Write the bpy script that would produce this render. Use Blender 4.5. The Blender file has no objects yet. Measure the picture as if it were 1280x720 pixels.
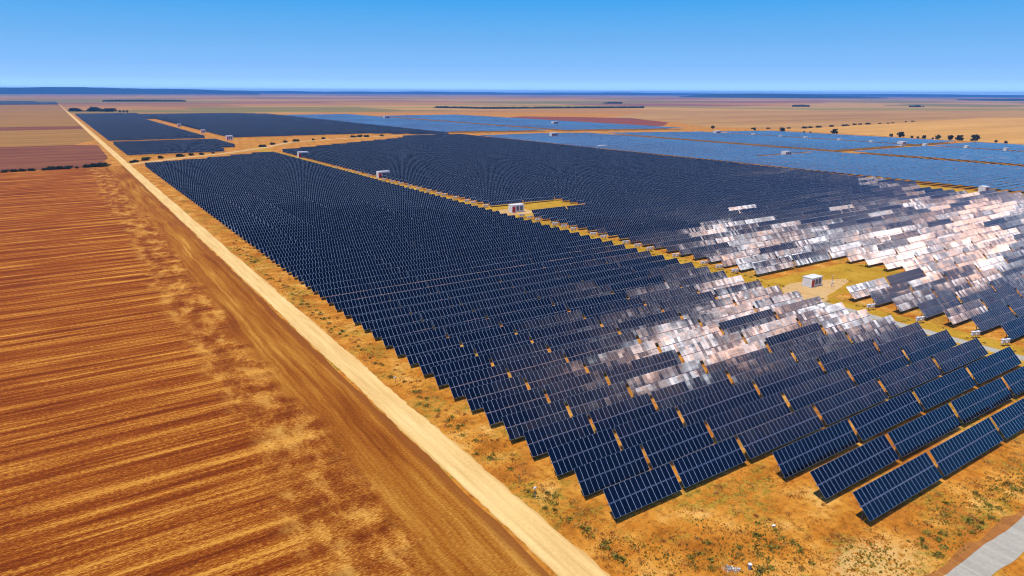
import bpy, bmesh, math, random
from mathutils import Vector, Matrix
R = math.radians
rnd = random.Random(7)
scene = bpy.context.scene
COL = scene.collection

# ------------------------------------------------------------------ camera
H = 65.0
EX = (0.83266771, 0.15013251, -0.5330335)      # world X seen in camera axes
EY = (-0.55375435, 0.23362445, -0.79923447)
EZ = (0.00453858, 0.96066635, 0.27766807)
cam = bpy.data.cameras.new('camera')
cam.sensor_width = 36.0
cam.lens = 845 / 1280 * 36
cam.clip_start = 0.5
cam.clip_end = 200000
co = bpy.data.objects.new('camera', cam)
COL.objects.link(co)
co.matrix_world = Matrix((EX + (0,), EY + (0,), EZ + (H,), (0, 0, 0, 1)))
scene.camera = co


def pix(X, Y, Z=0.0):
    dx, dy, dz = X, Y, Z - H
    c = [EX[i] * dx + EY[i] * dy + EZ[i] * dz for i in range(3)]
    if c[2] > -1:
        return None
    return 640 + 845 * c[0] / -c[2], 360 - 845 * c[1] / -c[2], -c[2]


# ------------------------------------------------------------------ materials
class NT:
    def __init__(s, name):
        s.m = bpy.data.materials.new(name)
        s.m.use_nodes = True
        s.t = s.m.node_tree
        s.b = s.t.nodes['Principled BSDF']

    def n(s, typ, ins=None, **kw):
        nd = s.t.nodes.new(typ)
        for k, v in kw.items():
            setattr(nd, k, v)
        for k, v in (ins or {}).items():
            s.put(nd.inputs[k], v)
        return nd

    def put(s, sock, v):
        if isinstance(v, bpy.types.NodeSocket):
            s.t.links.new(v, sock)
        elif isinstance(v, bpy.types.Node):
            s.t.links.new(v.outputs[0], sock)
        else:
            sock.default_value = v

    def math(s, op, a, b=0.0, c=0.0, clamp=False):
        nd = s.t.nodes.new('ShaderNodeMath')
        nd.operation = op
        nd.use_clamp = clamp
        s.put(nd.inputs[0], a)
        s.put(nd.inputs[1], b)
        s.put(nd.inputs[2], c)
        return nd.outputs[0]

    def pos(s, sx=1, sy=1, sz=1, off=(0, 0, 0)):
        g = s.n('ShaderNodeNewGeometry')
        mp = s.n('ShaderNodeMapping', {'Vector': g.outputs['Position'], 'Scale': (sx, sy, sz), 'Location': off})
        return mp.outputs[0]

    def noise(s, vec, scale=1.0, detail=4.0, rough=0.55, dist=0.0):
        return s.n('ShaderNodeTexNoise', {'Vector': vec, 'Scale': scale, 'Detail': detail, 'Roughness': rough, 'Distortion': dist}).outputs[0]

    def ramp(s, fac, stops, interp='LINEAR'):
        nd = s.n('ShaderNodeValToRGB', {'Fac': fac})
        cr = nd.color_ramp
        cr.interpolation = interp
        while len(cr.elements) < len(stops):
            cr.elements.new(0.5)
        for e, (p, c) in zip(cr.elements, stops):
            e.position = p
            e.color = (c[0], c[1], c[2], 1) if not isinstance(c, (int, float)) else (c, c, c, 1)
        return nd.outputs[0]

    def mix(s, fac, a, b, blend='MIX'):
        nd = s.t.nodes.new('ShaderNodeMix')
        nd.data_type = 'RGBA'
        nd.blend_type = blend
        nd.clamp_factor = True
        s.put(nd.inputs[0], fac)
        for k, v in ((6, a), (7, b)):
            s.put(nd.inputs[k], (v[0], v[1], v[2], 1) if isinstance(v, tuple) else v)
        return nd.outputs[2]

    def step(s, v, a, b):   # smooth 0..1
        nd = s.n('ShaderNodeMapRange', {'Value': v, 'From Min': a, 'From Max': b}, interpolation_type='SMOOTHSTEP')
        return nd.outputs[0]

    def bump(s, h, strength=0.5, dist=0.1):
        return s.n('ShaderNodeBump', {'Height': h, 'Strength': strength, 'Distance': dist}).outputs[0]

    def out(s, col=None, rough=0.9, spec=0.2, normal=None, metal=0.0):
        if col is not None:
            s.put(s.b.inputs['Base Color'], (col[0], col[1], col[2], 1) if isinstance(col, tuple) else col)
        s.put(s.b.inputs['Roughness'], rough)
        s.put(s.b.inputs['Specular IOR Level'], spec)
        s.put(s.b.inputs['Metallic'], metal)
        if normal is not None:
            s.put(s.b.inputs['Normal'], normal)
        return s.m


def mat_ground():
    """dry grass land near; a patchwork of harvested fields farther out"""
    t = NT('dry_grassland')
    p = t.pos()
    n1 = t.noise(p, 0.9, 5, 0.65)
    n2 = t.noise(p, 0.12, 5, 0.6)
    n3 = t.noise(t.pos(off=(40, 9, 0)), 0.035, 4, 0.6)
    base = t.ramp(n2, [(0.32, (0.36, 0.12, 0.010)), (0.45, (0.52, 0.19, 0.018)), (0.56, (0.62, 0.27, 0.035)), (0.7, (0.74, 0.40, 0.095))])
    fine = t.ramp(n1, [(0.34, (0.55, 0.48, 0.38)), (0.46, (0.88, 0.86, 0.84)), (0.68, (1.1, 1.1, 1.08))])
    c = t.mix(1.0, base, fine, 'MULTIPLY')
    red = t.step(t.noise(t.pos(off=(7, 3, 0)), 0.06, 3), 0.56, 0.7)
    c = t.mix(t.math('MULTIPLY', red, 0.6), c, (0.40, 0.13, 0.02))
    g = t.math('MULTIPLY', t.step(t.noise(t.pos(off=(40, 9, 0)), 0.075, 4, 0.6), 0.50, 0.60), t.step(t.noise(p, 0.7, 6, 0.7), 0.42, 0.60))
    c = t.mix(t.math('MULTIPLY', g, 0.8), c, t.mix(t.step(t.noise(p, 1.5, 4), .4, .6), (0.15, 0.12, 0.012), (0.36, 0.26, 0.03)))
    sx_, sy_ = t.math('SUBTRACT', t.n('ShaderNodeSeparateXYZ', {'Vector': p}).outputs[0], 89.0), t.math('SUBTRACT', t.n('ShaderNodeSeparateXYZ', {'Vector': p}).outputs[1], 39.0)
    rr_ = t.math('SQRT', t.math('ADD', t.math('MULTIPLY', sx_, t.math('MULTIPLY', sx_, 0.25)), t.math('MULTIPLY', sy_, sy_)))
    sand = t.math('MULTIPLY', t.step(t.math('ADD', rr_, t.math('MULTIPLY', n2, 6.0)), 9.5, 5.5), t.step(n1, 0.42, 0.5))
    c = t.mix(t.math('MULTIPLY', sand, 0.75), c, (0.68, 0.42, 0.14))
    # far patchwork
    v = t.n('ShaderNodeTexVoronoi', {'Vector': t.pos(1 / 1500, 1 / 900, 0, (0.3, 0.1, 0)), 'Scale': 1.0, 'Randomness': 0.8}, distance='CHEBYCHEV')
    hue = t.n('ShaderNodeSeparateColor', {'Color': v.outputs['Color']})
    far = t.ramp(hue.outputs[0], [(0.0, (0.52, 0.24, 0.06)), (0.22, (0.62, 0.33, 0.08)), (0.40, (0.42, 0.19, 0.06)), (0.55, (0.57, 0.31, 0.09)),
                                  (0.68, (0.30, 0.22, 0.05)), (0.8, (0.62, 0.36, 0.15)), (0.92, (0.33, 0.13, 0.08))], 'CONSTANT')
    stripes = t.noise(t.pos(0.0012, 0.02, 0), 1.0, 4, 0.6)
    far = t.mix(1.0, far, t.ramp(stripes, [(0.3, 0.62), (0.7, 0.98)]), 'MULTIPLY')
    g2 = t.n('ShaderNodeNewGeometry')
    sp = t.n('ShaderNodeSeparateXYZ', {'Vector': g2.outputs['Position']})
    d = t.math('ADD', t.math('MULTIPLY', sp.outputs[0], 0.45), sp.outputs[1])
    fm = t.step(d, 2300, 2700)
    c = t.mix(fm, c, far)
    nrm = t.bump(n1, 0.9, 0.35)
    return t.out(c, 0.95, 0.08, nrm)


def mat_plough():
    t = NT('ploughed_soil')
    g = t.n('ShaderNodeNewGeometry')
    sp = t.n('ShaderNodeSeparateXYZ', {'Vector': g.outputs['Position']})
    X, Y = sp.outputs[0], sp.outputs[1]
    # furrows run along X, straw lies in long streaks
    s1 = t.noise(t.pos(0.008, 0.55, 0), 1.0, 7, 0.68, 0.1)
    s2 = t.noise(t.pos(0.018, 0.22, 0, (3, 1, 0)), 1.0, 6, 0.65, 0.1)
    s3 = t.noise(t.pos(0.05, 1.3, 0, (9, 4, 0)), 1.0, 3, 0.6)
    fn = t.noise(t.pos(1.3, 4.0, 0), 1.0, 8, 0.8)
    far = t.step(Y, 60, 420)
    fk = t.math('SUBTRACT', 1.0, t.math('MULTIPLY', far, 0.55))
    fn = t.math('ADD', 0.5, t.math('MULTIPLY', t.math('SUBTRACT', fn, 0.5), fk))
    
    st = t.math('ADD', t.math('MULTIPLY', s1, 0.42), t.math('ADD', t.math('MULTIPLY', s2, 0.38), t.math('MULTIPLY', s3, 0.20)))
    st = t.math('ADD', st, t.math('MULTIPLY', t.math('SUBTRACT', fn, 0.5), 0.85))
    swp = t.math('SINE', t.math('ADD', t.math('MULTIPLY', Y, 0.83), t.math('MULTIPLY', t.noise(t.pos(0.004, 0.02, 0), 1.0, 4, 0.6), 26.0)))
    sw2 = t.math('SINE', t.math('ADD', t.math('MULTIPLY', Y, 2.3), t.math('MULTIPLY', s2, 20.0)))
    st = t.math('ADD', st, t.math('ADD', t.math('MULTIPLY', swp, 0.028), t.math('MULTIPLY', sw2, 0.016)))
    pal = [(0.40, (0.13, 0.022, 0.002)), (0.47, (0.225, 0.046, 0.0035)), (0.53, (0.335, 0.088, 0.007)), (0.605, (0.64, 0.285, 0.038))]
    colA = t.ramp(st, pal)
    # headland: furrows along Y beside the road
    hw = t.math('MULTIPLY', t.math('SUBTRACT', t.noise(t.pos(0.03, 0.016, 0, (4, 4, 0)), 1.0, 4, 0.6), 0.5), 6.0)
    hv = t.n('ShaderNodeCombineXYZ', {'X': t.math('MULTIPLY', t.math('ADD', X, hw), 0.75), 'Y': t.math('MULTIPLY', Y, 0.012)})
    h1 = t.noise(hv.outputs[0], 1.0, 6, 0.65, 0.1)
    h2 = t.noise(t.pos(0.16, 0.02, 0, (5, 0, 0)), 1.0, 3, 0.6, 0.2)
    hh = t.math('ADD', t.math('MULTIPLY', h1, 0.55), t.math('MULTIPLY', h2, 0.45))
    hh = t.math('ADD', hh, t.math('MULTIPLY', t.math('SUBTRACT', fn, 0.5), 0.8))
    colB = t.ramp(hh, [(0.34, (0.17, 0.038, 0.003)), (0.45, (0.28, 0.078, 0.006)), (0.55, (0.39, 0.145, 0.014)), (0.67, (0.58, 0.28, 0.045))])
    # turning zone with blotches of straw
    bl = t.noise(t.pos(0.16, 0.085, 0, (1, 8, 0)), 1.0, 8, 0.68, 0.25)
    colC = t.ramp(t.math('ADD', bl, t.math('MULTIPLY', t.math('SUBTRACT', fn, 0.5), 0.8)),
                  [(0.38, (0.13, 0.022, 0.002)), (0.49, (0.30, 0.080, 0.007)), (0.58, (0.62, 0.29, 0.045)), (0.70, (0.76, 0.42, 0.09))])
    wob = t.math('MULTIPLY', t.math('SUBTRACT', t.noise(t.pos(0.02, 0.03, 0), 1.0, 5, 0.7), 0.5), 22.0)
    Xw = t.math('ADD', X, wob)
    c = t.mix(t.math('MULTIPLY', t.step(Xw, 20, 25), 0.85), colA, t.mix(0.25, colC, colA))
    c = t.mix(t.step(Xw, 33, 37), c, colB)
    edge = t.step(t.math('ADD', X, t.math('MULTIPLY', wob, 0.10)), 46.5, 48.5)
    c = t.mix(t.math('MULTIPLY', edge, 0.8), c, (0.24, 0.07, 0.012))
    hgt = t.math('ADD', t.math('MULTIPLY', s3, 0.6), t.math('MULTIPLY', fn, 0.6))
    return t.out(c, 0.95, 0.06, t.bump(hgt, 0.8, 0.3))


def mat_stripfield(name, c1, c2, sx=0.002, sy=0.08):
    t = NT(name)
    a = t.noise(t.pos(sx, sy, 0), 1.0, 5, 0.6, 0.1)
    b = t.noise(t.pos(sx * 12, sy * 4, 0), 1.0, 4, 0.6)
    f = t.math('ADD', t.math('MULTIPLY', a, 0.7), t.math('MULTIPLY', b, 0.3))
    return t.out(t.ramp(f, [(0.38, c1), (0.62, c2)]), 0.95, 0.05)


def mat_dirt(name, c1, c2, c3):
    t = NT(name)
    a = t.noise(t.pos(0.5, 0.03, 0), 1.0, 5, 0.6)
    b = t.noise(t.pos(), 1.6, 5, 0.7)
    c = t.ramp(a, [(0.35, c1), (0.55, c2), (0.7, c3)])
    c = t.mix(1.0, c, t.ramp(b, [(0.3, 0.86), (0.7, 1.06)]), 'MULTIPLY')
    return t.out(c, 0.95, 0.06, t.bump(b, 0.4, 0.06))


def mat_road(name, c1, c2, c3):
    t = NT(name)
    g = t.n('ShaderNodeNewGeometry')
    X = t.n('ShaderNodeSeparateXYZ', {'Vector': g.outputs['Position']}).outputs[0]
    a = t.noise(t.pos(0.6, 0.04, 0), 1.0, 6, 0.65)
    b = t.noise(t.pos(), 1.4, 6, 0.72)
    c = t.ramp(a, [(0.38, c1), (0.52, c2), (0.65, c3)])
    d = t.math('ABSOLUTE', t.math('SUBTRACT', t.math('ABSOLUTE', t.math('SUBTRACT', t.math('ADD', X, t.math('MULTIPLY', a, 1.2)), 53.2)), 0.95))
    rut = t.math('MULTIPLY', t.step(d, 0.42, 0.08), t.step(b, 0.35, 0.6))
    c = t.mix(t.math('MULTIPLY', rut, 0.30), c, (0.50, 0.30, 0.10))
    ed = t.step(t.math('ADD', t.math('ABSOLUTE', t.math('SUBTRACT', X, 52.7)), t.math('MULTIPLY', b, 1.2)), 3.0, 3.8)
    c = t.mix(t.math('MULTIPLY', ed, 0.55), c, (0.55, 0.29, 0.07))
    c = t.mix(1.0, c, t.ramp(b, [(0.3, 0.84), (0.7, 1.06)]), 'MULTIPLY')
    return t.out(c, 0.95, 0.06, t.bump(b, 0.5, 0.08))


def mat_plain(name, c, rough=0.6, spec=0.3, metal=0.0, var=0.12, scale=2.0):
    t = NT(name)
    a = t.noise(t.n('ShaderNodeTexCoord').outputs['Object'], scale, 4, 0.6)
    col = t.mix(1.0, c, t.ramp(a, [(0.3, 1 - var), (0.7, 1 + var * 0.4)]), 'MULTIPLY')
    return t.out(col, rough, spec, None, metal)


def mat_panel(name, jm, tint=(0.0012, 0.0020, 0.0075)):
    """glass solar modules: UV x counts modules along the table, y counts banks"""
    t = NT(name)
    uv = t.n('ShaderNodeUVMap', uv_map='UVMap').outputs[0]
    sp = t.n('ShaderNodeSeparateXYZ', {'Vector': uv})
    u, v = sp.outputs[0], sp.outputs[1]
    fu, fv = t.math('FRACT', u), t.math('FRACT', v)
    iu, iv = t.math('FLOOR', u), t.math('FLOOR', v)
    oi = t.n('ShaderNodeObjectInfo').outputs['Random']
    idv = t.n('ShaderNodeCombineXYZ', {'X': t.math('ADD', iu, t.math('MULTIPLY', oi, 917.0)), 'Y': iv, 'Z': t.math('MULTIPLY', oi, 31.0)})
    wn = t.n('ShaderNodeTexWhiteNoise', {'Vector': idv.outputs[0]}, noise_dimensions='3D')
    du = t.math('ABSOLUTE', t.math('SUBTRACT', fu, 0.5))
    dv = t.math('ABSOLUTE', t.math('SUBTRACT', fv, 0.5))
    frame = t.math('MAXIMUM', t.step(du, 0.464, 0.470), t.step(dv, 0.489, 0.491))
    # cell pattern: 6 by 24 half cells with fine gaps, a centre seam
    cu = t.math('ABSOLUTE', t.math('SUBTRACT', t.math('FRACT', t.math('MULTIPLY', fu, 6.0)), 0.5))
    cv = t.math('ABSOLUTE', t.math('SUBTRACT', t.math('FRACT', t.math('MULTIPLY', fv, 12.0)), 0.5))
    cell = t.math('MAXIMUM', t.step(cu, 0.475, 0.485), t.step(cv, 0.48, 0.49))
    seam = t.step(dv, 0.006, 0.002)
    cell = t.math('MAXIMUM', cell, seam)
    var = t.ramp(wn.outputs['Value'], [(0, 0.6), (1, 1.4)])
    base = t.mix(1.0, tint, var, 'MULTIPLY')
    base = t.mix(t.math('MULTIPLY', cell, 0.25), base, (0.03, 0.045, 0.08))
    dirt = t.noise(t.pos(), 0.7, 4, 0.6)
    base = t.mix(t.math('MULTIPLY', t.step(dirt, 0.45, 0.8), 0.006), base, (0.30, 0.22, 0.16))
    col = t.mix(frame, base, (0.38, 0.47, 0.62))
    # each module sits a little out of true
    j = t.n('ShaderNodeVectorMath', {0: wn.outputs['Color'], 1: (0.5, 0.5, 0.5)}, operation='SUBTRACT')
    j2a = t.n('ShaderNodeVectorMath', {0: j.outputs[0], 'Scale': jm}, operation='SCALE')
    bid = t.n('ShaderNodeCombineXYZ', {'X': t.math('FLOOR', t.math('DIVIDE', u, 32.0)), 'Y': iv, 'Z': t.math('MULTIPLY', oi, 77.0)})
    bn = t.n('ShaderNodeTexWhiteNoise', {'Vector': bid.outputs[0]}, noise_dimensions='3D')
    jb = t.n('ShaderNodeVectorMath', {0: bn.outputs['Color'], 1: (0.5, 0.5, 0.5)}, operation='SUBTRACT')
    jb2 = t.n('ShaderNodeVectorMath', {0: jb.outputs[0], 'Scale': 0.03}, operation='SCALE')
    j2 = t.n('ShaderNodeVectorMath', {0: j2a.outputs[0], 1: jb2.outputs[0]}, operation='ADD')
    wv = t.n('ShaderNodeTexNoise', {'Vector': t.pos(0.12, 1.1, 1.1), 'Scale': 1.0, 'Detail': 3.0}, )
    w0 = t.n('ShaderNodeVectorMath', {0: wv.outputs['Color'], 1: (0.5, 0.5, 0.5)}, operation='SUBTRACT')
    w1 = t.n('ShaderNodeVectorMath', {0: w0.outputs[0], 'Scale': 0.022}, operation='SCALE')
    g = t.n('ShaderNodeNewGeometry')
    a1 = t.n('ShaderNodeVectorMath', {0: g.outputs['Normal'], 1: j2.outputs[0]}, operation='ADD')
    a2 = t.n('ShaderNodeVectorMath', {0: a1.outputs[0], 1: w1.outputs[0]}, operation='ADD')
    nn = t.n('ShaderNodeVectorMath', {0: a2.outputs[0]}, operation='NORMALIZE')
    rough = t.mix(frame, (0.06, 0.06, 0.06), (0.42, 0.42, 0.42))
    t.b.inputs['IOR'].default_value = 1.5
    return t.out(col, rough, 0.5, nn.outputs[0], 0.0)


def mat_leaf(name, c1, c2):
    t = NT(name)
    oi = t.n('ShaderNodeObjectInfo').outputs['Random']
    a = t.noise(t.pos(), 0.8, 3, 0.6)
    c = t.mix(t.math('ADD', t.math('MULTIPLY', oi, 0.5), t.math('MULTIPLY', t.step(a, 0.35, 0.65), 0.5)), c1, c2)
    return t.out(c, 0.85, 0.15)


M = {}
M['ground'] = mat_ground()
M['plough'] = mat_plough()
M['far_plough'] = mat_stripfield('old_plough', (0.14, 0.042, 0.020), (0.27, 0.10, 0.042), 0.004, 0.05)
M['stubble'] = mat_stripfield('pale_stubble', (0.26, 0.12, 0.026), (0.40, 0.20, 0.045), 0.002, 0.03)
M['red_soil'] = mat_stripfield('dark_red_soil', (0.20, 0.055, 0.035), (0.27, 0.08, 0.045))
M['wheat'] = mat_stripfield('wheat_stubble', (0.50, 0.24, 0.05), (0.64, 0.34, 0.085), 0.0015, 0.02)
M['wheat2'] = mat_stripfield('dull_stubble', (0.34, 0.17, 0.055), (0.50, 0.27, 0.08), 0.0008, 0.006)
M['greenish'] = mat_stripfield('green_crop', (0.25, 0.19, 0.045), (0.36, 0.26, 0.06), 0.0005, 0.01)
M['road'] = mat_road('pale_dirt', (0.70, 0.43, 0.15), (0.79, 0.515, 0.19), (0.85, 0.57, 0.23))
M['grey_track'] = mat_dirt('gravel', (0.36, 0.32, 0.25), (0.43, 0.39, 0.31), (0.52, 0.46, 0.35))
M['sand'] = mat_dirt('sand_pad', (0.52, 0.30, 0.10), (0.62, 0.39, 0.16), (0.70, 0.49, 0.24))
M['verge'] = mat_dirt('brown_verge', (0.28, 0.10, 0.025), (0.38, 0.15, 0.035), (0.46, 0.20, 0.05))
M['hill'] = mat_stripfield('wooded_hill', (0.018, 0.035, 0.03), (0.03, 0.05, 0.035), 0.0004, 0.0004)
M['corridor'] = mat_stripfield('yellow_grass', (0.38, 0.20, 0.012), (0.52, 0.30, 0.03), 0.12, 0.1)
M['panel'] = mat_panel('solar_glass', 0.020)
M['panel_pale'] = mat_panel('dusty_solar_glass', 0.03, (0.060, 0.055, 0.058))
M['steel'] = mat_plain('galvanised_steel', (0.20, 0.25, 0.33), 0.5, 0.4, 0.0)
M['tube'] = mat_plain('blued_steel_tube', (0.14, 0.19, 0.30), 0.6, 0.3, 0.0)
M['dark_steel'] = mat_plain('weathered_steel', (0.16, 0.15, 0.15), 0.6, 0.4, 0.3)
M['back'] = mat_plain('module_back', (0.09, 0.09, 0.10), 0.6, 0.3)
M['white'] = mat_plain('white_paint', (0.80, 0.79, 0.76), 0.5, 0.3, 0, 0.06)
M['roofw'] = mat_plain('white_roof_sheet', (0.74, 0.74, 0.74), 0.5, 0.3, 0, 0.1)
M['red'] = mat_plain('red_paint', (0.50, 0.02, 0.015), 0.45, 0.4)
M['grey'] = mat_plain('grey_louvre', (0.14, 0.18, 0.24), 0.5, 0.4)
M['concrete'] = mat_plain('concrete', (0.45, 0.42, 0.38), 0.9, 0.1)
M['bark'] = mat_plain('bark', (0.09, 0.06, 0.04), 0.9, 0.1)
M['leaf_dark'] = mat_leaf('dark_leaves', (0.018, 0.030, 0.010), (0.045, 0.060, 0.018))
M['leaf_green'] = mat_leaf('green_leaves', (0.05, 0.08, 0.015), (0.10, 0.12, 0.02))
M['grass_tan'] = mat_leaf('tan_grass', (0.48, 0.21, 0.03), (0.68, 0.38, 0.08))
M['grass_green'] = mat_leaf('green_weeds', (0.22, 0.19, 0.025), (0.42, 0.32, 0.05))
M['grass_pale'] = mat_leaf('pale_weed', (0.74, 0.70, 0.60), (0.82, 0.78, 0.70))
M['black'] = mat_plain('black_opening', (0.01, 0.01, 0.01), 0.6, 0.2)


# ------------------------------------------------------------------ mesh helpers
class MB:
    def __init__(s):
        s.v, s.f, s.uv = [], [], []

    def face(s, pts, uv=None):
        i = len(s.v)
        s.v += [tuple(p) for p in pts]
        s.f.append(tuple(range(i, i + len(pts))))
        s.uv.append(uv or [(-0.01, -0.01)] * len(pts))

    def box(s, c, d, top_uv=None, mt=None):
        x, y, z = c
        a, b, h = d[0] / 2, d[1] / 2, d[2] / 2
        P = [(x + i * a, y + j * b, z + k * h) for k in (-1, 1) for j in (-1, 1) for i in (-1, 1)]
        if mt is not None:
            P = [tuple(mt @ Vector(p)) for p in P]
        q = lambda *ix: [P[i] for i in ix]
        s.face(q(0, 2, 3, 1))
        s.face(q(4, 5, 7, 6), top_uv)
        s.face(q(0, 1, 5, 4))
        s.face(q(1, 3, 7, 5))
        s.face(q(3, 2, 6, 7))
        s.face(q(2, 0, 4, 6))

    def cyl(s, p0, p1, r0, r1=None, n=8, cap=True):
        r1 = r0 if r1 is None else r1
        p0, p1 = Vector(p0), Vector(p1)
        ax = (p1 - p0).normalized()
        t = ax.orthogonal().normalized()
        b = ax.cross(t)
        A = [p0 + (t * math.cos(2 * math.pi * i / n) + b * math.sin(2 * math.pi * i / n)) * r0 for i in range(n)]
        B = [p1 + (t * math.cos(2 * math.pi * i / n) + b * math.sin(2 * math.pi * i / n)) * r1 for i in range(n)]
        for i in range(n):
            j = (i + 1) % n
            s.face([A[i], A[j], B[j], B[i]])
        if cap:
            s.face(list(reversed(A)))
            s.face(B)

    def mesh(s, name, mats, smooth=False, midx=None):
        me = bpy.data.meshes.new(name)
        me.from_pydata(s.v, [], s.f)
        l = me.uv_layers.new(name='UVMap')
        flat = [c for f in s.uv for p in f for c in p]
        l.data.foreach_set('uv', flat)
        for m in (mats if isinstance(mats, (list, tuple)) else [mats]):
            me.materials.append(m)
        if midx:
            me.polygons.foreach_set('material_index', midx)
        if smooth:
            me.polygons.foreach_set('use_smooth', [True] * len(me.polygons))
        me.update()
        return me


def link(name, me, parent=None, loc=None, rot=None, tagd=None):
    o = bpy.data.objects.new(name, me)
    COL.objects.link(o)
    if parent:
        o.parent = parent
    if loc:
        o.location = loc
    if rot:
        o.rotation_euler = rot
    if tagd:
        tag(o, *tagd)
    return o


def tag(o, label=None, cat=None, group=None, kind=None):
    if label:
        n = len(label.split())
        assert 4 <= n <= 16, label
        o['label'] = label
    if cat:
        o['category'] = cat
    if group:
        o['group'] = group
    if kind:
        o['kind'] = kind
    return o


def copy_tree(o, parent=None):
    c = o.copy()
    COL.objects.link(c)
    c.parent = parent
    for ch in KIDS.get(o.name, []):
        k = copy_tree(ch, c)
    return c


KIDS = {}


def kids(o):
    KIDS[o.name] = [c for c in COL.objects if c.parent == o]


def sheet(name, pts, mat, z, label, cat='ground', sub=0):
    mb = MB()
    mb.face([(x, y, z) for x, y in pts])
    o = link(name, mb.mesh(name, mat))
    tag(o, label, cat, None, 'structure')
    return o


ONES = ['', 'first', 'second', 'third', 'fourth', 'fifth', 'sixth', 'seventh', 'eighth', 'ninth', 'tenth', 'eleventh', 'twelfth',
        'thirteenth', 'fourteenth', 'fifteenth', 'sixteenth', 'seventeenth', 'eighteenth', 'nineteenth']
TENS = ['', '', 'twenty', 'thirty', 'forty', 'fifty', 'sixty', 'seventy', 'eighty', 'ninety']


def ordn(n):
    if n < 20:
        return ONES[n]
    if n % 10 == 0:
        return TENS[n // 10][:-1] + 'ieth'
    return TENS[n // 10] + '-' + ONES[n % 10]


# ------------------------------------------------------------------ ground sheets
def wiggly(x0, x1, y0, y1, amp, step, seed):
    r = random.Random(seed)
    L, Rr = [], []
    y = y0
    while y < y1:
        L.append((x0 + r.uniform(-amp, amp), y))
        Rr.append((x1 + r.uniform(-amp, amp), y))
        y += step * (1 + y / 400)
    L.append((x0, y1))
    Rr.append((x1, y1))
    return Rr + L[::-1]


gm = MB()
N = 96
RAD = 24000
gm.face([(RAD * math.cos(2 * math.pi * i / N), RAD * math.sin(2 * math.pi * i / N), 0) for i in range(N)])
tag(link('ground', gm.mesh('ground', M['ground'])), 'flat dry orange grassland reaching to the horizon', 'ground', None, 'structure')

sheet('ploughed_field', [(-700, -60), (49.2, -60)] + [(49.2 + rnd.uniform(-.35, .35), y) for y in range(0, 704, 6)] + [(-700, 704)], M['plough'], 0.02,
      'ploughed red-brown field streaked with straw left of the road', 'field')
sheet('fallow_field', [(-1200, 706), (30, 706), (44, 800), (46, 1000), (20, 1015), (-1200, 1015)], M['far_plough'], 0.02, 'purple-brown fallow field beyond the bush line', 'field')
sheet('stubble_field', [(-1800, 1016), (20, 1016), (48, 1100), (49, 1430), (-1800, 1440)], M['stubble'], 0.02, 'tan stubble field beyond the purple-brown field', 'field')
sheet('brown_field', [(-1900, 1441), (49, 1431), (49, 1560), (-1900, 1580)], M['far_plough'], 0.02, 'thin brown field between two tan fields', 'field')
sheet('tan_field', [(-3000, 1581), (49, 1561), (49, 3900), (-3000, 4100)], M['stubble'], 0.02, 'wide tan field far along the left of road', 'field')
sheet('red_soil_field', [(1010, 1560), (1129, 1640), (1250, 1500), (1303, 1377), (1200, 1147), (1072, 1036), (955, 986), (1010, 1282)], M['red_soil'], 0.05,
      'dark red bare soil field behind the pale blue panels', 'field')
sheet('wheat_field', [(1078, 100), (1150, 840), (1235, 815), (1410, 836), (1620, 856), (1770, 878), (2300, 930), (3600, 200), (2200, -400)], M['wheat'], 0.05,
      'golden harvested field beyond the solar park on the right', 'field')
sheet('dull_field', [(1100, 960), (1155, 850), (1235, 822), (1410, 843), (1620, 863), (1770, 886), (2300, 940), (3600, 230), (5200, 500), (2700, 1650), (1900, 1900), (1320, 1500), (1215, 1140)],
      M['wheat2'], 0.05, 'dull golden field behind the hedge line on the right', 'field')
sheet('green_field', [(1673, 3663), (1859, 3093), (2390, 2476), (2700, 1690), (5200, 540), (5600, 700), (2900, 2100), (2500, 2900), (1950, 3500)], M['greenish'], 0.05,
      'faded green strip of crop far off', 'field')
sheet('far_green_field', [(900, 3100), (1500, 2560), (1530, 2700), (1150, 3150)], M['greenish'], 0.05, 'dull green strip beyond the pale panels', 'field')

# roads
rp = []
ys = [-40.0]
while ys[-1] < 4000:
    ys.append(ys[-1] + (1.5 if ys[-1] < 260 else 9))
for y in ys:
    rp.append((55.7 + .3 * math.sin(y * .11) * math.sin(y * .037) + rnd.uniform(-.26, .26) + (-1.2 if y > 2600 else 0), y))
for y in ys[::-1]:
    rp.append((49.6 + .2 * math.sin(y * .09 + 1) + rnd.uniform(-.18, .18) + (1.2 if y > 2600 else 0), y))
sheet('dirt_road', rp, M['road'], 0.05, 'pale dirt road running straight to the horizon', 'road')
sheet('field_track', [(55, 722), (60, 728), (100, 766), (150, 800), (200, 850), (260, 935), (330, 968), (420, 996), (520, 1000), (520, 992), (425, 987), (335, 958),
                      (266, 925), (206, 842), (154, 790), (104, 756), (62, 718), (55, 714)], M['sand'], 0.03, 'sandy farm track between the blocks of panels', 'path')
vg = []
for i in range(120):
    x = 84 + i * 2
    vg.append((x, 34.3 + .35 * math.sin(x * .5) + rnd.uniform(-.3, .3) - (x - 93) * 0.012))
for i in range(119, -1, -1):
    x = 84 + i * 2
    vg.append((x, 31 - (x - 93) * 0.012))
sheet('road_verge', vg, M['verge'], 0.02, 'bare brown verge beside the grey service road', 'verge')
sheet('service_road', [(84 + i * 2, 33.1 + .15 * math.sin(i * .7) + rnd.uniform(-.12, .12) - i * 2 * 0.012) for i in range(120)] +
      [(84 + i * 2, 29.4 + .2 * math.sin(i * .4) + rnd.uniform(-.2, .2) - i * 2 * 0.012) for i in range(119, -1, -1)],
      M['grey_track'], 0.05, 'grey gravel service road in the bottom right corner', 'road')
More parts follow.
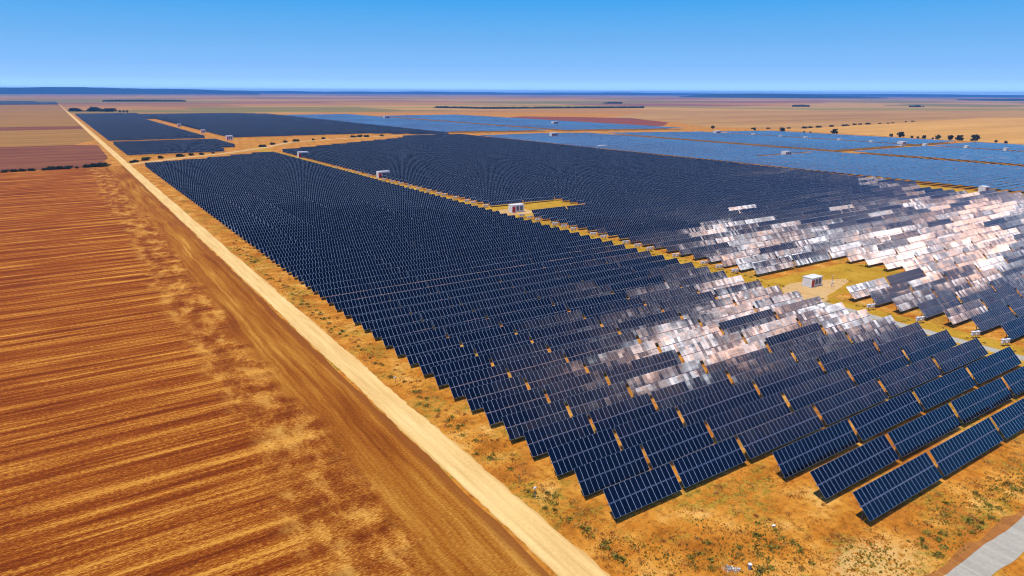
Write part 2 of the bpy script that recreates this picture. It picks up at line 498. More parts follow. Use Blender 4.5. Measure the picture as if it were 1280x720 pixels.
for (x0, x1, y0, y1, nm, m, lb, z) in [
    (192.8, 208.0, 0, 860, 'grass_corridor', 'corridor', 'yellow grass corridor between the two dark blocks', 0.02),
    (519.5, 536, 60, 930, 'grass_corridor', 'corridor', 'grass corridor between dark block and pale blocks', 0.02),
    (736, 751, 60, 860, 'dirt_corridor', 'verge', 'bare reddish corridor between pale panel blocks', 0.02),
    (921, 934, 60, 860, 'dirt_corridor', 'corridor', 'narrow far corridor through the pale blocks', 0.02),
]:
    sheet(nm, wiggly(x0, x1, y0, y1, 0.4, 8, int(x0)), M[m], z, lb, 'path')
sheet('gravel_track', wiggly(197.2, 201.2, 0, 120, 0.25, 6, 5), M['grey_track'], 0.05, 'grey gravel track between dark panel blocks near right edge', 'road')
sheet('sand_pad', [(197, 120), (203, 118), (208, 122), (215, 123.5), (224, 126), (232, 128.5), (234, 131), (226, 134.5), (220, 137), (211, 138), (204, 136.5), (198, 131)], M['sand'], 0.06, 'pale sand pad around the nearest white cabin', 'ground')
sheet('sand_pad', [(203, 308), (216, 306), (222, 312), (222, 322), (212, 326), (198, 324)], M['sand'], 0.06, 'pale sand pad around the second white cabin', 'ground')
sheet('grass_patch', [(207, 122), (222, 119), (258, 119.5), (262, 124), (262, 139), (254, 145), (207, 145.5)], M['corridor'], 0.04, 'orange grass clearing beside the nearest cabin', 'ground')
sheet('grass_patch', [(206, 300), (258, 300), (261, 340), (206, 340)], M['corridor'], 0.04, 'grass spur running right from the second cabin', 'ground')

# ------------------------------------------------------------------ far hills
def ridge(name, pts, depth, label, seed):
    r = random.Random(seed)
    mb = MB()
    tops, fr, bk = [], [], []
    for i in range(len(pts) - 1):
        (x0, y0, h0), (x1, y1, h1) = pts[i], pts[i + 1]
        K = 14
        for k in range(K):
            f = k / K
            x, y, h = x0 + (x1 - x0) * f, y0 + (y1 - y0) * f, h0 + (h1 - h0) * f
            h = max(2, h * (1 + 0.10 * math.sin(x * .0011 + seed) + 0.05 * math.sin(x * .0031) + r.uniform(-.03, .03)))
            d = math.hypot(x, y)
            ux, uy = x / d, y / d
            fr.append((x - ux * depth, y - uy * depth, -1))
            tops.append((x, y, h))
            bk.append((x + ux * depth, y + uy * depth, -1))
    for i in range(len(tops) - 1):
        mb.face([fr[i], fr[i + 1], tops[i + 1], tops[i]])
        mb.face([tops[i], tops[i + 1], bk[i + 1], bk[i]])
    tag(link(name, mb.mesh(name, M['hill'], True)), label, 'hill', None, 'structure')


def polar(az, d, h):   # azimuth in degrees from +Y towards +X
    d *= .78
    h = 62 + (h - 62) * .46 if h > 62 else h
    return (d * math.sin(R(az)), d * math.cos(R(az)), h)


ridge('hills', [polar(-22, 19000, 175), polar(-10, 19000, 170), polar(0, 19500, 172), polar(6, 20000, 160), polar(11, 21000, 140), polar(12.5, 21000, 90), polar(14, 21000, 40)], 900,
      'long dark blue wooded ridge on the left horizon', 1)
ridge('hills', [polar(8, 30000, 100), polar(20, 31000, 105), polar(30, 31000, 90), polar(42, 32000, 95), polar(55, 33000, 80), polar(70, 33000, 75), polar(90, 33000, 75)], 1500,
      'low faint blue ridge closing the horizon', 2)
ridge('hills', [polar(47, 17000, 10), polar(50, 16500, 60), polar(53, 16500, 62), polar(56, 16500, 50), polar(60, 17500, 30), polar(62, 18000, 8)], 700, 'small dark blue rise right of centre horizon', 3)
ridge('hills', [polar(66, 14000, 6), polar(69, 13000, 22), polar(72, 13000, 26), polar(75, 13500, 6)], 500, 'low blue wooded rise at right horizon', 4)

# ------------------------------------------------------------------ solar tables
MW = 1.15          # module pitch along the row
ML = 2.30          # module length up the slope
GAP = 0.15         # slot over the torque tube
HUB = 2.70
TILT = 46.5
PITCH = 7.43


def bank_mesh(n, sgn, key):
    mb = MB()
    mi = []
    y0 = sgn * (GAP / 2 + ML / 2)
    L = n * MW
    for i in range(n):
        x = -L / 2 + (i + .5) * MW
        w, l = MW - 0.022, ML
        mb.box((x, y0, 0.10), (w, l, 0.04), [(i + .01, (0 if sgn < 0 else 1) + .004), (i + .99, (0 if sgn < 0 else 1) + .004),
                                              (i + .99, (0 if sgn < 0 else 1) + .996), (i + .01, (0 if sgn < 0 else 1) + .996)])
        mi += [1, 0, 2, 2, 2, 2]
    return mb.mesh(key, [M['panel'], M['back'], M['steel']], midx=mi)


def rail_mesh():
    mb = MB()
    mb.box((0, 0, 0.035), (0.05, 2 * ML + GAP - .5, 0.07))
    return mb.mesh('rail', M['steel'])


def tube_mesh(n):
    mb = MB()
    L = n * MW
    mb.cyl((-L / 2 - .12, 0, -0.05), (L / 2 + .12, 0, -0.05), 0.085, n=6)
    return mb.mesh('torque_tube', M['tube'])


def post_mesh():
    mb = MB()
    mb.box((0, 0, HUB / 2 - .08), (0.10, 0.16, HUB - .16))
    mb.box((0, 0, HUB - .12), (0.22, 0.24, 0.18))
    return mb.mesh('post', M['dark_steel'])


def motor_mesh():
    mb = MB()
    mb.box((0, 0.16, -0.18), (0.34, 0.34, 0.36))
    mb.cyl((0, .16, -.4), (0, .16, -.75), 0.09, n=8)
    return mb.mesh('drive_motor', M['dark_steel'])


PM, MM, RM = post_mesh(), motor_mesh(), rail_mesh()
PROTO = {}
for n in (13, 14, 20):
    root = bpy.data.objects.new('solar_table', None)
    COL.objects.link(root)
    lo = link('panel_bank', bank_mesh(n, -1, 'bank_lower'), root, (0, 0, HUB), (R(TILT), 0, 0))
    up = link('panel_bank', bank_mesh(n, 1, 'bank_upper'), root, (0, 0, HUB), (R(TILT), 0, 0))
    tu = link('torque_tube', tube_mesh(n), root, (0, 0, HUB), (R(TILT), 0, 0))
    L = n * MW
    for i in range(5):
        link('rail', RM, root, (-L / 2 + MW + (L - 2 * MW) * i / 4, 0, HUB), (R(TILT), 0, 0))
    k = 3 if n < 20 else 4
    for i in range(k):
        link('post', PM, root, (-L / 2 + 1.0 + (L - 2.0) * i / (k - 1), 0, 0))
    link('drive_motor', MM, root, (-L / 2 + 1.0 + (L - 2.0) * (1 if k == 3 else 2) / (k - 1) - (0 if k == 3 else (L - 2) / 6), 0, HUB))
    kids(root)
    PROTO[n] = root

USED = set()


def place(n, x, y, jt, jr):
    c = copy_tree(PROTO[n])
    c.location = (x, y, 0)
    c.rotation_euler = (0, jr, 0)
    for ch in COL.objects[-1:]:
        pass
    return c


# layout ------------------------------------------------------------
tables = []     # (block, row, col, n, x_centre, y_hub, tilt)


def row_tilt(rr, base):
    return base


rt = random.Random(11)
# block A
wave = lambda x, y: 1.3 * math.sin(x * .013 + y * .021) + 0.9 * math.sin(x * .031 - y * .011 + 2)
A_cols_far = [(13, 64.35), (14, 80.05), (20, 97.0), (20, 121.0), (20, 145.0), (20, 169.0)]
for k in range(0, 97):
    y = 46.5 + PITCH * k
    ymax = lambda x: 678 + (x - 60) * 0.55
    for ci, (n, x0) in enumerate(A_cols_far):
        if k < 3 and ci < 2:
            continue
        if y > ymax(x0):
            continue
        tables.append(['A', k, ci - (2 if k < 3 else 0), n, x0 + n * MW / 2, y, TILT])
# block B
B_cols = [(20, 208.6 + 24 * i) for i in range(13)]
for k in range(-6, 118):
    y = 70.0 + PITCH * k
    for ci, (n, x0) in enumerate(B_cols):
        xc = x0 + 11.5
        if ci < 2 and 119 < y < 144.5:
            continue
        if ci < 2 and 300 < y < 336:
            continue
        if ci == 12 and 199 < y < 246:
            continue
        lim = 765 + (xc - 205) * 0.62 if xc < 420 else 930 - (xc - 420) * 0.12
        if y > lim:
            continue
        if y < 0:
            continue
        tables.append(['B', k, ci, n, xc, y, TILT])


def seen(t, m=0):
    _, _, _, n, x, y, _ = t
    best = 0
    for dx in (-n * MW / 2, -n * MW / 4, 0, n * MW / 4, n * MW / 2):
        for dy, z in ((-1.6, 1), (1.6, 4.4)):
            p = pix(x + dx, y + dy, z)
            if p and -m < p[0] < 1280 + m and 0 < p[1] < 720 + m:
                best += 1
    return best


vis = []
for i, t in enumerate(tables):
    s = seen(t)
    if s:
        p = pix(t[4], t[5], 2.7)
        p0, p1 = pix(t[4] - t[3] * MW / 2, t[5] - 1.7, 1), pix(t[4] + t[3] * MW / 2, t[5] - 1.7, 1)
        p2 = pix(t[4] - t[3] * MW / 2, t[5] + 1.7, 4.4)
        if not (p0 and p1 and p2):
            continue
        area = abs((p1[0] - p0[0]) * (p2[1] - p0[1]) - (p1[1] - p0[1]) * (p2[0] - p0[0])) * s / 10
        vis.append((area, i))
vis.sort(reverse=True)
TOP = set(i for _, i in vis[:300])
rowsB = sorted(set(tables[i][1] for i in TOP if tables[i][0] == 'B'))
firstB = rowsB[0] if rowsB else 0
colsB = {}


def tilt_jit(t):
    x, y = t[4], t[5]
    return t[6] + wave(x, y) + rt.gauss(0, 1.25)


stuff_list = []
for i, t in enumerate(tables):
    ttt = tilt_jit(t)
    jr = R(rt.gauss(0, 0.35))
    if i in TOP:
        blk, k, ci, n, x, y, _ = t
        o = copy_tree(PROTO[n])
        o.location = (x, y, 0)
        o.rotation_euler = (0, jr, 0)
        o['_jt'] = ttt
        if blk == 'A':
            lb = f'tilted solar table {ordn(ci + 1)} from left in {ordn(k + 1)} row of left block'
        else:
            lb = f'tilted solar table {ordn(ci + 1)} from corridor in {ordn(k - firstB + 1)} row of right block'
        tag(o, lb, 'solar table', 'tilted solar tables nearest the camera')
    else:
        stuff_list.append((n_ := t[3], t[4], t[5], ttt, jr))
for o in COL.objects:
    if o.parent and '_jt' in o.parent and o.name.split('.')[0] in ('panel_bank', 'torque_tube', 'rail'):
        o.rotation_euler = (R(o.parent['_jt']), 0, 0)
for o in COL.objects:
    if '_jt' in o:
        del o['_jt']
for p in PROTO.values():
    for c in KIDS[p.name]:
        bpy.data.objects.remove(c)
    bpy.data.objects.remove(p)


# the other blocks, all seen small: D (left, far), E F G (pale, right), P (pale, far)
def block(cols, y0, y1, tilt, keep, jit=1.0, wav=1.0):
    k = 0
    y = y0
    while y < y1:
        for x0 in cols:
            x = x0 + 11.5
            if keep(x, y):
                stuff_list.append((20, x, y, tilt + wav * wave(x, y) + rt.gauss(0, jit), R(rt.gauss(0, .3))))
        y += PITCH


c24 = lambda a, b: [a + 24 * i for i in range(int((b - a + 1) // 24))]
block(c24(62, 186), 812, 985, TILT, lambda x, y: (x < 150 or y > 870) and not (x > 170 and y > 960))
block(c24(62, 186), 1062, 2260, TILT, lambda x, y: True)
block(c24(186, 210), 1850, 2260, TILT, lambda x, y: True)
block(c24(212, 534), 960, 2160, TILT, lambda x, y: y > 1050 - max(0, x - 430) * 1.1 and y < 2200 - max(0, x - 420) * 1.5)
FT = 7.0
keepE = lambda x, y: y < 945 - (x - 500) * .34 and not (x > 735 and 436 < y < 462) and not (600 < x < 700 and 448 < y < 462)
block(c24(537, 737), 150, 900, FT, keepE, 0.8, .8)
block(c24(753, 921), 150, 900, FT, keepE, 0.8, .8)
block(c24(935, 1076), 150, 900, FT, lambda x, y: keepE(x, y), 0.8, .8)
block(c24(537, 735), 985 - 60, 1960, FT, lambda x, y: y > 1015 - (x - 545) * .25, 0.8, .8)
block(c24(753, 1000), 850, 1780, FT, lambda x, y: y > 1015 - (x - 545) * .25, 0.8, .8)


def stuff_mesh(name, lst):
    V, F, UV, MI = [], [], [], []
    tid = 0
    for (n, x, y, tl, jr) in lst:
        tid += 1
        L = n * MW
        a = R(tl)
        ca, sa = math.cos(a), math.sin(a)
        sj = math.sin(jr)
        for sgn in (-1, 1):
            s0, s1 = (-(GAP / 2 + ML), -GAP / 2) if sgn < 0 else (GAP / 2, GAP / 2 + ML)
            b = len(V)
            for w in (0.06, 0.11):
                for (xx, s) in ((-L / 2, s0), (L / 2, s0), (L / 2, s1), (-L / 2, s1)):
                    V.append((x + xx, y + s * ca - w * sa, HUB + s * sa + w * ca - xx * sj))
            vv = 0 if sgn < 0 else 1
            u0 = tid * 32
            F += [(b + 4, b + 5, b + 6, b + 7), (b + 3, b + 2, b + 1, b), (b, b + 1, b + 5, b + 4), (b + 1, b + 2, b + 6, b + 5), (b + 2, b + 3, b + 7, b + 6), (b + 3, b, b + 4, b + 7)]
            UV += [u0, vv, u0 + n, vv, u0 + n, vv + .999, u0, vv + .999] + [-.01, -.01] * 20
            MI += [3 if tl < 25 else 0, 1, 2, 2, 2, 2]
        # torque tube and posts
        b = len(V)
        for xx in (-L / 2, L / 2):
            for (dy, dz) in ((-.08, -.13), (.08, -.13), (.08, .03), (-.08, .03)):
                V.append((x + xx, y + dy, HUB + dz - xx * sj))
        F += [(b, b + 4, b + 5, b + 1), (b + 1, b + 5, b + 6, b + 2), (b + 2, b + 6, b + 7, b + 3), (b + 3, b + 7, b + 4, b)]
        UV += [-.01, -.01] * 16
        MI += [2] * 4
        if math.hypot(x, y) < 600:
            for q in range(4):
                xx = -L / 2 + 1 + (L - 2) * q / 3
                b = len(V)
                for z in (0, HUB - .1):
                    for (dx, dy) in ((-.06, -.06), (.06, -.06), (.06, .06), (-.06, .06)):
                        V.append((x + xx + dx, y + dy, z))
                F += [(b, b + 1, b + 5, b + 4), (b + 1, b + 2, b + 6, b + 5), (b + 2, b + 3, b + 7, b + 6), (b + 3, b, b + 4, b + 7)]
                UV += [-.01, -.01] * 16
                MI += [2] * 4
    me = bpy.data.meshes.new(name)
    me.from_pydata(V, [], F)
    l = me.uv_layers.new(name='UVMap')
    l.data.foreach_set('uv', UV)
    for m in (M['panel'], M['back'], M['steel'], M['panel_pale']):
        me.materials.append(m)
    me.polygons.foreach_set('material_index', MI)
    me.update()
    return me


o = link('solar_tables', stuff_mesh('solar_tables', stuff_list))
tag(o, 'thousands more tilted solar tables filling the blocks to the far fields', 'solar tables', 'rows of solar tables', 'stuff')
print('tables', len(TOP), 'stuff', len(stuff_list))

# far-left distant solar field beyond the tan field: broad low rows
fl = []
y = 3960
while y < 5050:
    x = -420
    while x < 50:
        if not (y > 4700 and x > -60):
            fl.append((20, x, y, 40, 0))
        x += 24
    y += 12
o = link('distant_solar_tables', stuff_mesh('distant_solar_tables', fl))
tag(o, 'small blue patch of another solar park beyond the tan field', 'solar tables', None, 'stuff')


# ------------------------------------------------------------------ transformer cabins
def cabin(x, y, w, d, h, label, detail=True):
    root = bpy.data.objects.new('transformer_cabin', None)
    COL.objects.link(root)
    root.location = (x + w / 2, y + d / 2, 0)
    tag(root, label, 'cabin', 'white transformer cabins in the solar park')
    m = MB()
    m.box((0, 0, .2 + h / 2), (w, d, h))
    link('body', m.mesh('body', M['white']), root)
    m = MB()
    m.box((0, 0, .09), (w + .5, d + .5, .22))
    link('plinth', m.mesh('plinth', M['concrete']), root)
    m = MB()
    m.box((0, 0, .2 + h + .06), (w + .22, d + .22, .12))
    link('roof', m.mesh('roof', M['roofw']), root)
    m = MB()
    m.box((-w * .36, -d / 2 - .03, .25 + h * .40), (w * .24, .05, h * .74))
    rd = link('door', m.mesh('door', M['red']), root)
    m = MB()
    m.box((-w * .28, -d / 2 - .08, 1.3), (.06, .05, .25))
    link('handle', m.mesh('handle', M['dark_steel']), rd)
    for i, fx in enumerate((-.04, .26)):
        m = MB()
        m.box((w * fx, -d / 2 - .03, .25 + h * (.5)), (w * .22, .05, h * .62))
        for q in range(8):
            m.box((w * fx, -d / 2 - .075, .5 + h * .22 + q * h * .07), (w * .2, .04, .05))
        link('louvre', m.mesh('louvre', M['grey']), root)
    m = MB()
    m.box((-w / 2 - .03, 0, .25 + h * .45), (.04, d * .5, h * .5))
    link('side_hatch', m.mesh('side_hatch', M['roofw']), root)
    return root


cabin(212.6, 130.7, 6.2, 3.6, 3.1, 'nearest white transformer cabin with red door on pale sand pad')
cabin(209.0, 313.5, 8.2, 4.0, 4.0, 'second white cabin with red door at the grass spur')
cabin(207.8, 500.0, 9.5, 4.5, 5.0, 'third white cabin along the corridor between dark blocks')
cabin(207.0, 704.0, 10, 5, 5.5, 'fourth white cabin near the far end of the dark blocks')
cabin(529.0, 207.0, 6.5, 4.5, 4.0, 'white cabin in the clearing at the right picture edge')
cabin(655, 452, 10, 6, 5.2, 'white cabin alone inside the nearest pale panels')
cabin(925, 468, 10, 7, 5.6, 'white cabin where two far corridors cross')
cabin(906, 758, 11, 7, 6, 'white cabin at far back of pale blocks')
cabin(626, 832, 12, 7, 7, 'white cabin beside the path behind the dark block')
cabin(554, 640, 13, 5, 3.2, 'long low white cabin at back edge of dark block')
cabin(884, 1170, 14, 9, 7, 'white cabin amid the farthest pale panels')
cabin(694, 1612, 14, 9, 8, 'tiny white cabin at the top left of pale panels')
cabin(200, 1010, 8, 6, 6, 'white cabin at the track junction of the far left blocks')
cabin(200.5, 1200, 6, 5, 5.5, 'second white cabin up the far left corridor')
cabin(200.5, 1440, 6, 5, 5.5, 'farthest white cabin up the far left corridor')

# a slim mast and cabinet on the near pad
root = link('equipment_mast', None, None, (219.8, 127.6, 0))
tag(root, 'slim grey mast with cabinet at the front of nearest cabin pad', 'mast')
m = MB(); m.cyl((0, 0, 0), (0, 0, 4.2), .09, .06); link('pole', m.mesh('pole', M['steel']), root)
m = MB(); m.box((0, -.2, 1.5), (.7, .35, 1.0)); link('cabinet', m.mesh('cabinet', M['white']), root)
m = MB(); m.box((0, -.15, 4.2), (.5, .3, .25)); link('camera_head', m.mesh('camera_head', M['white']), root)


# ------------------------------------------------------------------ inverters in pairs on posts
def inverter_proto():
    root = bpy.data.objects.new('inverter', None)
    COL.objects.link(root)
    m = MB(); m.box((0, -.05, 1.15), (.98, .42, .78)); m.box((0, -.29, 1.2), (.7, .06, .5))
    link('housing', m.mesh('housing', M['white']), root)
    m = MB(); m.box((0, -.02, 1.60), (1.14, .66, .05)); link('rain_shield', m.mesh('rain_shield', M['roofw']), root)
    for s in (-.35, .35):
        m = MB(); m.box((s, .12, .55), (.07, .07, 1.1)); link('leg', m.mesh('leg', M['steel']), root)
    m = MB(); m.box((0, -.05, .70), (.5, .2, .16)); link('cable_box', m.mesh('cable_box', M['grey']), root)
    kids(root)
    return root


inv = inverter_proto()
pairs = [0, 1, 3, 5, 6]
ylist = [69.6 + PITCH * 0 + 0.1] + [69.6 + 7.43 * k for k in (1, 3, 5, 12, 13, 14, 16, 18, 19, 20, 22, 23, 25, 26, 27, 29, 30, 31, 36, 38, 39, 41, 43, 44, 46, 48, 50, 52, 54, 56, 60, 63, 66, 70)]
first = True
for a, yy in enumerate(ylist):
    for b, (xx, side) in enumerate(((204.7, 'left'), (206.2, 'right'))):
        c = inv if first else copy_tree(inv)
        first = False
        c.location = (xx, yy - 0.9 - b * .5, 0)
        c.rotation_euler = (0, 0, R(-8 + rnd.uniform(-6, 6)))
        c.scale = (1.2, 1.2, 1.2)
        tag(c, f'{side} white inverter of the {ordn(a + 1)} pair from front in grass corridor', 'inverter', 'paired white inverters in the grass corridor')
# white kiosks strung along the far corridor
def kiosk(x, y, label):
    root = link('kiosk', None, None, (x, y, 0))
    tag(root, label, 'kiosk', 'small white kiosks in the far corridor')
    m = MB(); m.box((0, 0, 2.4), (5, 4, 4.6)); link('body', m.mesh('body', M['white']), root)
    m = MB(); m.box((0, 0, 4.8), (5.4, 4.4, .2)); link('roof', m.mesh('roof', M['roofw']), root)
    m = MB(); m.box((-1, -2.03, 2.1), (1.2, .05, 3.2)); link('door', m.mesh('door', M['grey']), root)


for i, (x, y) in enumerate([(938, 354), (936, 396), (931, 443), (927, 511), (925, 556), (924, 608), (924, 650), (924, 700)]):
    kiosk(x, y, f'small white kiosk {ordn(i + 1)} from the right edge in far corridor')

# ------------------------------------------------------------------ small things near the road
def marker(x, y, h, label):
    root = link('marker_post', None, None, (x, y, 0))
    tag(root, label, 'post', None)
    m = MB(); m.cyl((0, 0, 0), (0, 0, h), .05, .045); link('pole', m.mesh('pole', M['steel']), root)
    m = MB(); m.box((0, -.02, h), (.42, .22, .22)); m.box((-.3, -.02, h - .05), (.16, .16, .12)); link('head', m.mesh('head', M['white']), root)


marker(57.9, 79.6, 2.2, 'slim white-topped post on the dry grass beside the road')
marker(58.1, 136.0, 1.2, 'short white-topped post farther up the roadside grass')
root = link('standpipe', None, None, (73.4, 48.8, 0))
tag(root, 'short blue-grey metal standpipe beside a dark hole in the weeds', 'standpipe')
m = MB(); m.cyl((0, 0, 0), (0, 0, .85), .24, .24, 14); link('pipe', m.mesh('pipe', mat_plain('blue_grey_metal', (.20, .30, .42), .4, .5, .3), True), root)
m = MB(); m.cyl((0, 0, .85), (0, 0, .93), .29, .27, 14); link('cap', m.mesh('cap', M['white'], True), root)
m = MB()
m.cyl((74.0, 47.6, 0.015), (74.0, 47.6, .16), .52, .46, 16, False)
m.face([(74.0 + .46 * math.cos(a / 8 * math.pi), 47.6 + .46 * math.sin(a / 8 * math.pi), .06) for a in range(16)])
tag(link('manhole', m.mesh('manhole', M['black'])), 'round black open manhole ring just below the standpipe', 'manhole')
m = MB()
r = random.Random(4)
for i in range(9):
    a = i * .7
    m.box((84.8 + math.cos(a) * .16, 53.1 + math.sin(a) * .1, .12 + r.random() * .08), (.26, .22, .2), None, None)
tag(link('stone', m.mesh('stone', M['white'])), 'small pale stone lying among the foreground weeds', 'stone')

# ------------------------------------------------------------------ trees and bushes
def crown_mesh(r, hgt, z0, nclump, nleaf, seed, mat, ls=0.35):
    rr = random.Random(seed)
    mb = MB()
    cl = []
    for i in range(nclump):
        a = rr.uniform(0, 6.283)
        q = rr.random() ** .6
        zz = rr.random()
        rad = r * q * (1 - .45 * abs(zz - .4))
        cl.append((math.cos(a) * rad * rr.uniform(.7, 1.25), math.sin(a) * rad, z0 + hgt * zz, r * rr.uniform(.22, .42)))
    for (cx, cy, cz, cr) in cl:
        for j in range(nleaf):
            d = Vector((rr.gauss(0, 1), rr.gauss(0, 1), rr.gauss(0, .8))).normalized()
            p = Vector((cx, cy, cz)) + d * cr * rr.uniform(.6, 1.05)
            if p.z < 0.05:
                p.z = .05 + rr.random() * .3
            t = Vector((rr.gauss(0, 1), rr.gauss(0, 1), rr.gauss(0, 1))).normalized()
            b = t.cross(d).normalized() if abs(t.dot(d)) < .95 else d.orthogonal()
            s = ls * rr.uniform(.6, 1.4)
            t = b.cross(d)
            t = (t + d * rr.uniform(-.5, .5)).normalized()
            mb.face([p - t * s - b * s * .6, p + t * s - b * s * .5, p + t * s * .8 + b * s * .6, p - t * s * .7 + b * s * .5])
    return mb.mesh('crown', mat)


def trunk_mesh(h, r, seed):
    rr = random.Random(seed)
    mb = MB()
    mb.cyl((0, 0, 0), (rr.uniform(-.2, .2), rr.uniform(-.2, .2), h), r, r * .6, 7)
    for i in range(4):
        a = rr.uniform(0, 6.28)
        mb.cyl((0, 0, h * rr.uniform(.5, .9)), (math.cos(a) * h * .7, math.sin(a) * h * .7, h * rr.uniform(1.3, 1.9)), r * .45, r * .15, 5)
    return mb.mesh('trunk', M['bark'])


TREES = []
for s in range(4):
    TREES.append((crown_mesh(4.2, 5.5, 2.2, 26, 34, 40 + s, M['leaf_dark'], .55), trunk_mesh(2.8, .3, s)))
TG = (crown_mesh(4.0, 5.0, 2.2, 24, 34, 77, M['leaf_green'], .55), trunk_mesh(2.8, .3, 9))
BUSH = []
for s in range(4):
    BUSH.append((crown_mesh(3.4, 2.4, .3, 26, 26, 60 + s, M['leaf_dark'], .38), trunk_mesh(.9, .16, s + 20)))


def plant(kind, x, y, sc, label, cat, group, sx=1.0, idx=None, green=False):
    base = TREES if kind == 'tree' else BUSH
    cm, tm = TG if green else base[(idx if idx is not None else rnd.randrange(4)) % 4]
    root = link(kind, None, None, (x, y, 0), (0, 0, rnd.uniform(0, 6.28) if sx == 1 else 0))
    root.scale = (sc * sx, sc, sc)
    tag(root, label, cat, group)
    link('crown', cm, root)
    link('trunk', tm, root)
    return root


# bush line west of the road
bl = [(33, 709, 1.0, 1.7), (27.5, 707.5, .95, 1.6), (22, 706, .8, 1.5), (14, 704.5, .45, 1.2), (7, 703, .8, 1.5), (2, 702.5, .8, 1.6), (-4, 701.5, .85, 1.5), (-9.5, 700.5, .6, 1.5),
      (-19, 700, .6, 1.6), (-25, 699.5, .65, 1.5), (-31, 699, .6, 1.6), (-37, 698.5, .65, 1.5), (-43, 698, .6, 1.5), (-50, 697.5, .6, 1.5)]
for i, (x, y, s, sx) in enumerate(bl):
    plant('bush', x, y, s, f'dark green bush {ordn(i + 1)} left from the road in boundary line', 'bush', 'bushes in the line left of the road', sx)
for i, (x, y, s, sx) in enumerate([(55.5 + 3, 733, .55, 1.2), (62.5, 738, .7, 1.2), (72, 752, .95, 1.5), (87, 767, .75, 1.1), (106, 777, .85, 1.5), (119, 786, .75, 1.1), (129, 789, .7, 1.1),
                                   (143, 800, .5, 1.1)]):
    plant('bush', x, y, s, f'dark bush {ordn(i + 1)} right of the road along the sandy track', 'bush', 'bushes beside the sandy track', sx)
for i, (x, y, s, sx) in enumerate([(212, 866, .8, 2.0), (232, 898, .85, 1.3), (256, 928, .8, 1.1), (275, 941, .85, 1.9), (303, 954, .7, 1.0), (323, 972, .7, 1.4), (372, 984, .9, 1.6), (382, 986, 1.0, 1.5),
                                   (393, 984, .9, 1.6), (420, 992, .7, 1.5)]):
    plant('bush', x, y, s, f'brownish dark bush {ordn(i + 1)} from left on the grass behind left block', 'bush', 'bushes on the grass behind the dark block', sx)
i = 0
for j in range(17):
    f = j / 16
    i += 1
    hs = 1.0 + .5 * math.sin(j * .9) + (.5 if 8 < j < 15 else 0)
    plant('tree', 62 + 110 * f, 2640 - 120 * f, hs, f'dark tree {ordn(i)} from left in the row behind the far left block', 'tree', 'trees in the row behind the far left block', 1.5)
for j, (x, y) in enumerate([(186, 2460), (195, 2446), (203, 2440)]):
    plant('tree', x, y, .9, f'small dark tree {ordn(j + 1)} of three right of the long tree row', 'tree', 'three small trees by the far left block')
rt_list = [(1069, 750, 1.05, 0), (1095, 668, 1.15, 0), (1104, 578, .65, 0), (1097, 560, 1.15, 0), (1102, 545, .5, 0), (1102, 536, .45, 0), (1099.4, 526, .7, 0), (1099, 506, .95, 1), (1103, 491, .95, 0),
           (1099, 476, 1.1, 0), (1101, 456, 1.25, 0), (1104, 431, .5, 0), (1103, 418, .5, 0), (1072, 810, .5, 0), (1080, 715, .45, 0), (1083, 705, .4, 0), (1047, 886, .8, 0), (1103, 515, .4, 0)]
rt_list.sort(key=lambda q: q[1])
for i, (x, y, s, g) in enumerate(rt_list):
    w = 'green' if g else ('large dark' if s > 1 else 'small dark')
    plant('tree', x, y, s, f'{w} round tree {ordn(i + 1)} from right along edge of pale panels', 'tree', 'trees along the far edge of the pale blocks', 1.0, None, bool(g))
hp = [(1120, 850), (1155, 843), (1200, 828), (1235, 817), (1262, 822), (1290, 824), (1350, 832), (1405, 838), (1425, 842), (1480, 858), (1500, 858), (1530, 858), (1580, 858), (1617, 858), (1640, 860), (1753, 887), (1790, 889)]
for i, (x, y) in enumerate(hp):
    plant('bush', x, y, .6 + .5 * rnd.random(), f'dark hedge bush {ordn(i + 1)} from left between the golden fields', 'bush', 'hedge bushes between the golden fields', 2.0 + rnd.random())


def wood(name, pts, label, h, seed):
    """a far-off wood read as one mass"""
    rr = random.Random(seed)
    mb = MB()
    for (x0, y0), (x1, y1), wd, n in pts:
        for i in range(n):
            f = rr.random()
            x = x0 + (x1 - x0) * f + rr.uniform(-wd, wd)
            y = y0 + (y1 - y0) * f + rr.uniform(-wd, wd)
            hh = h * rr.uniform(.6, 1.15)
            w = hh * rr.uniform(.5, .8)
            k = 6
            ring = [(x + w * math.cos(a * 1.047), y + w * math.sin(a * 1.047)) for a in range(k)]
            for a in range(k):
                p, q = ring[a], ring[(a + 1) % k]
                mb.face([(p[0], p[1], 0), (q[0], q[1], 0), (q[0], q[1], hh * .6), (p[0], p[1], hh * .65)])
                mb.face([(p[0], p[1], hh * .65), (q[0], q[1], hh * .6), (x + rr.uniform(-1, 1), y + rr.uniform(-1, 1), hh)])
    tag(link(name, mb.mesh(name, M['leaf_dark'])), label, 'wood', None, 'stuff')


wood('wood', [((340, 5050), (700, 4960), 60, 500)], 'long dark blue wood far behind the left blocks', 11, 1)
wood('tree_belt', [((1400, 2700), (1518, 2474), 8, 120), ((1518, 2474), (2270, 2340), 10, 600)], 'long dark shelter belt of trees across the middle distance', 8, 2)
wood('wood', [((3000, 3400), (3060, 3380), 30, 50)], 'small distant grove on the middle plain', 11, 3)
wood('wood', [((3300, 2250), (3380, 2240), 15, 60)], 'small distant grove on the right plain', 10, 5)
wood('wood', [((3900, 1950), (3960, 1940), 15, 40)], 'tiny distant grove farther right on plain', 10, 6)

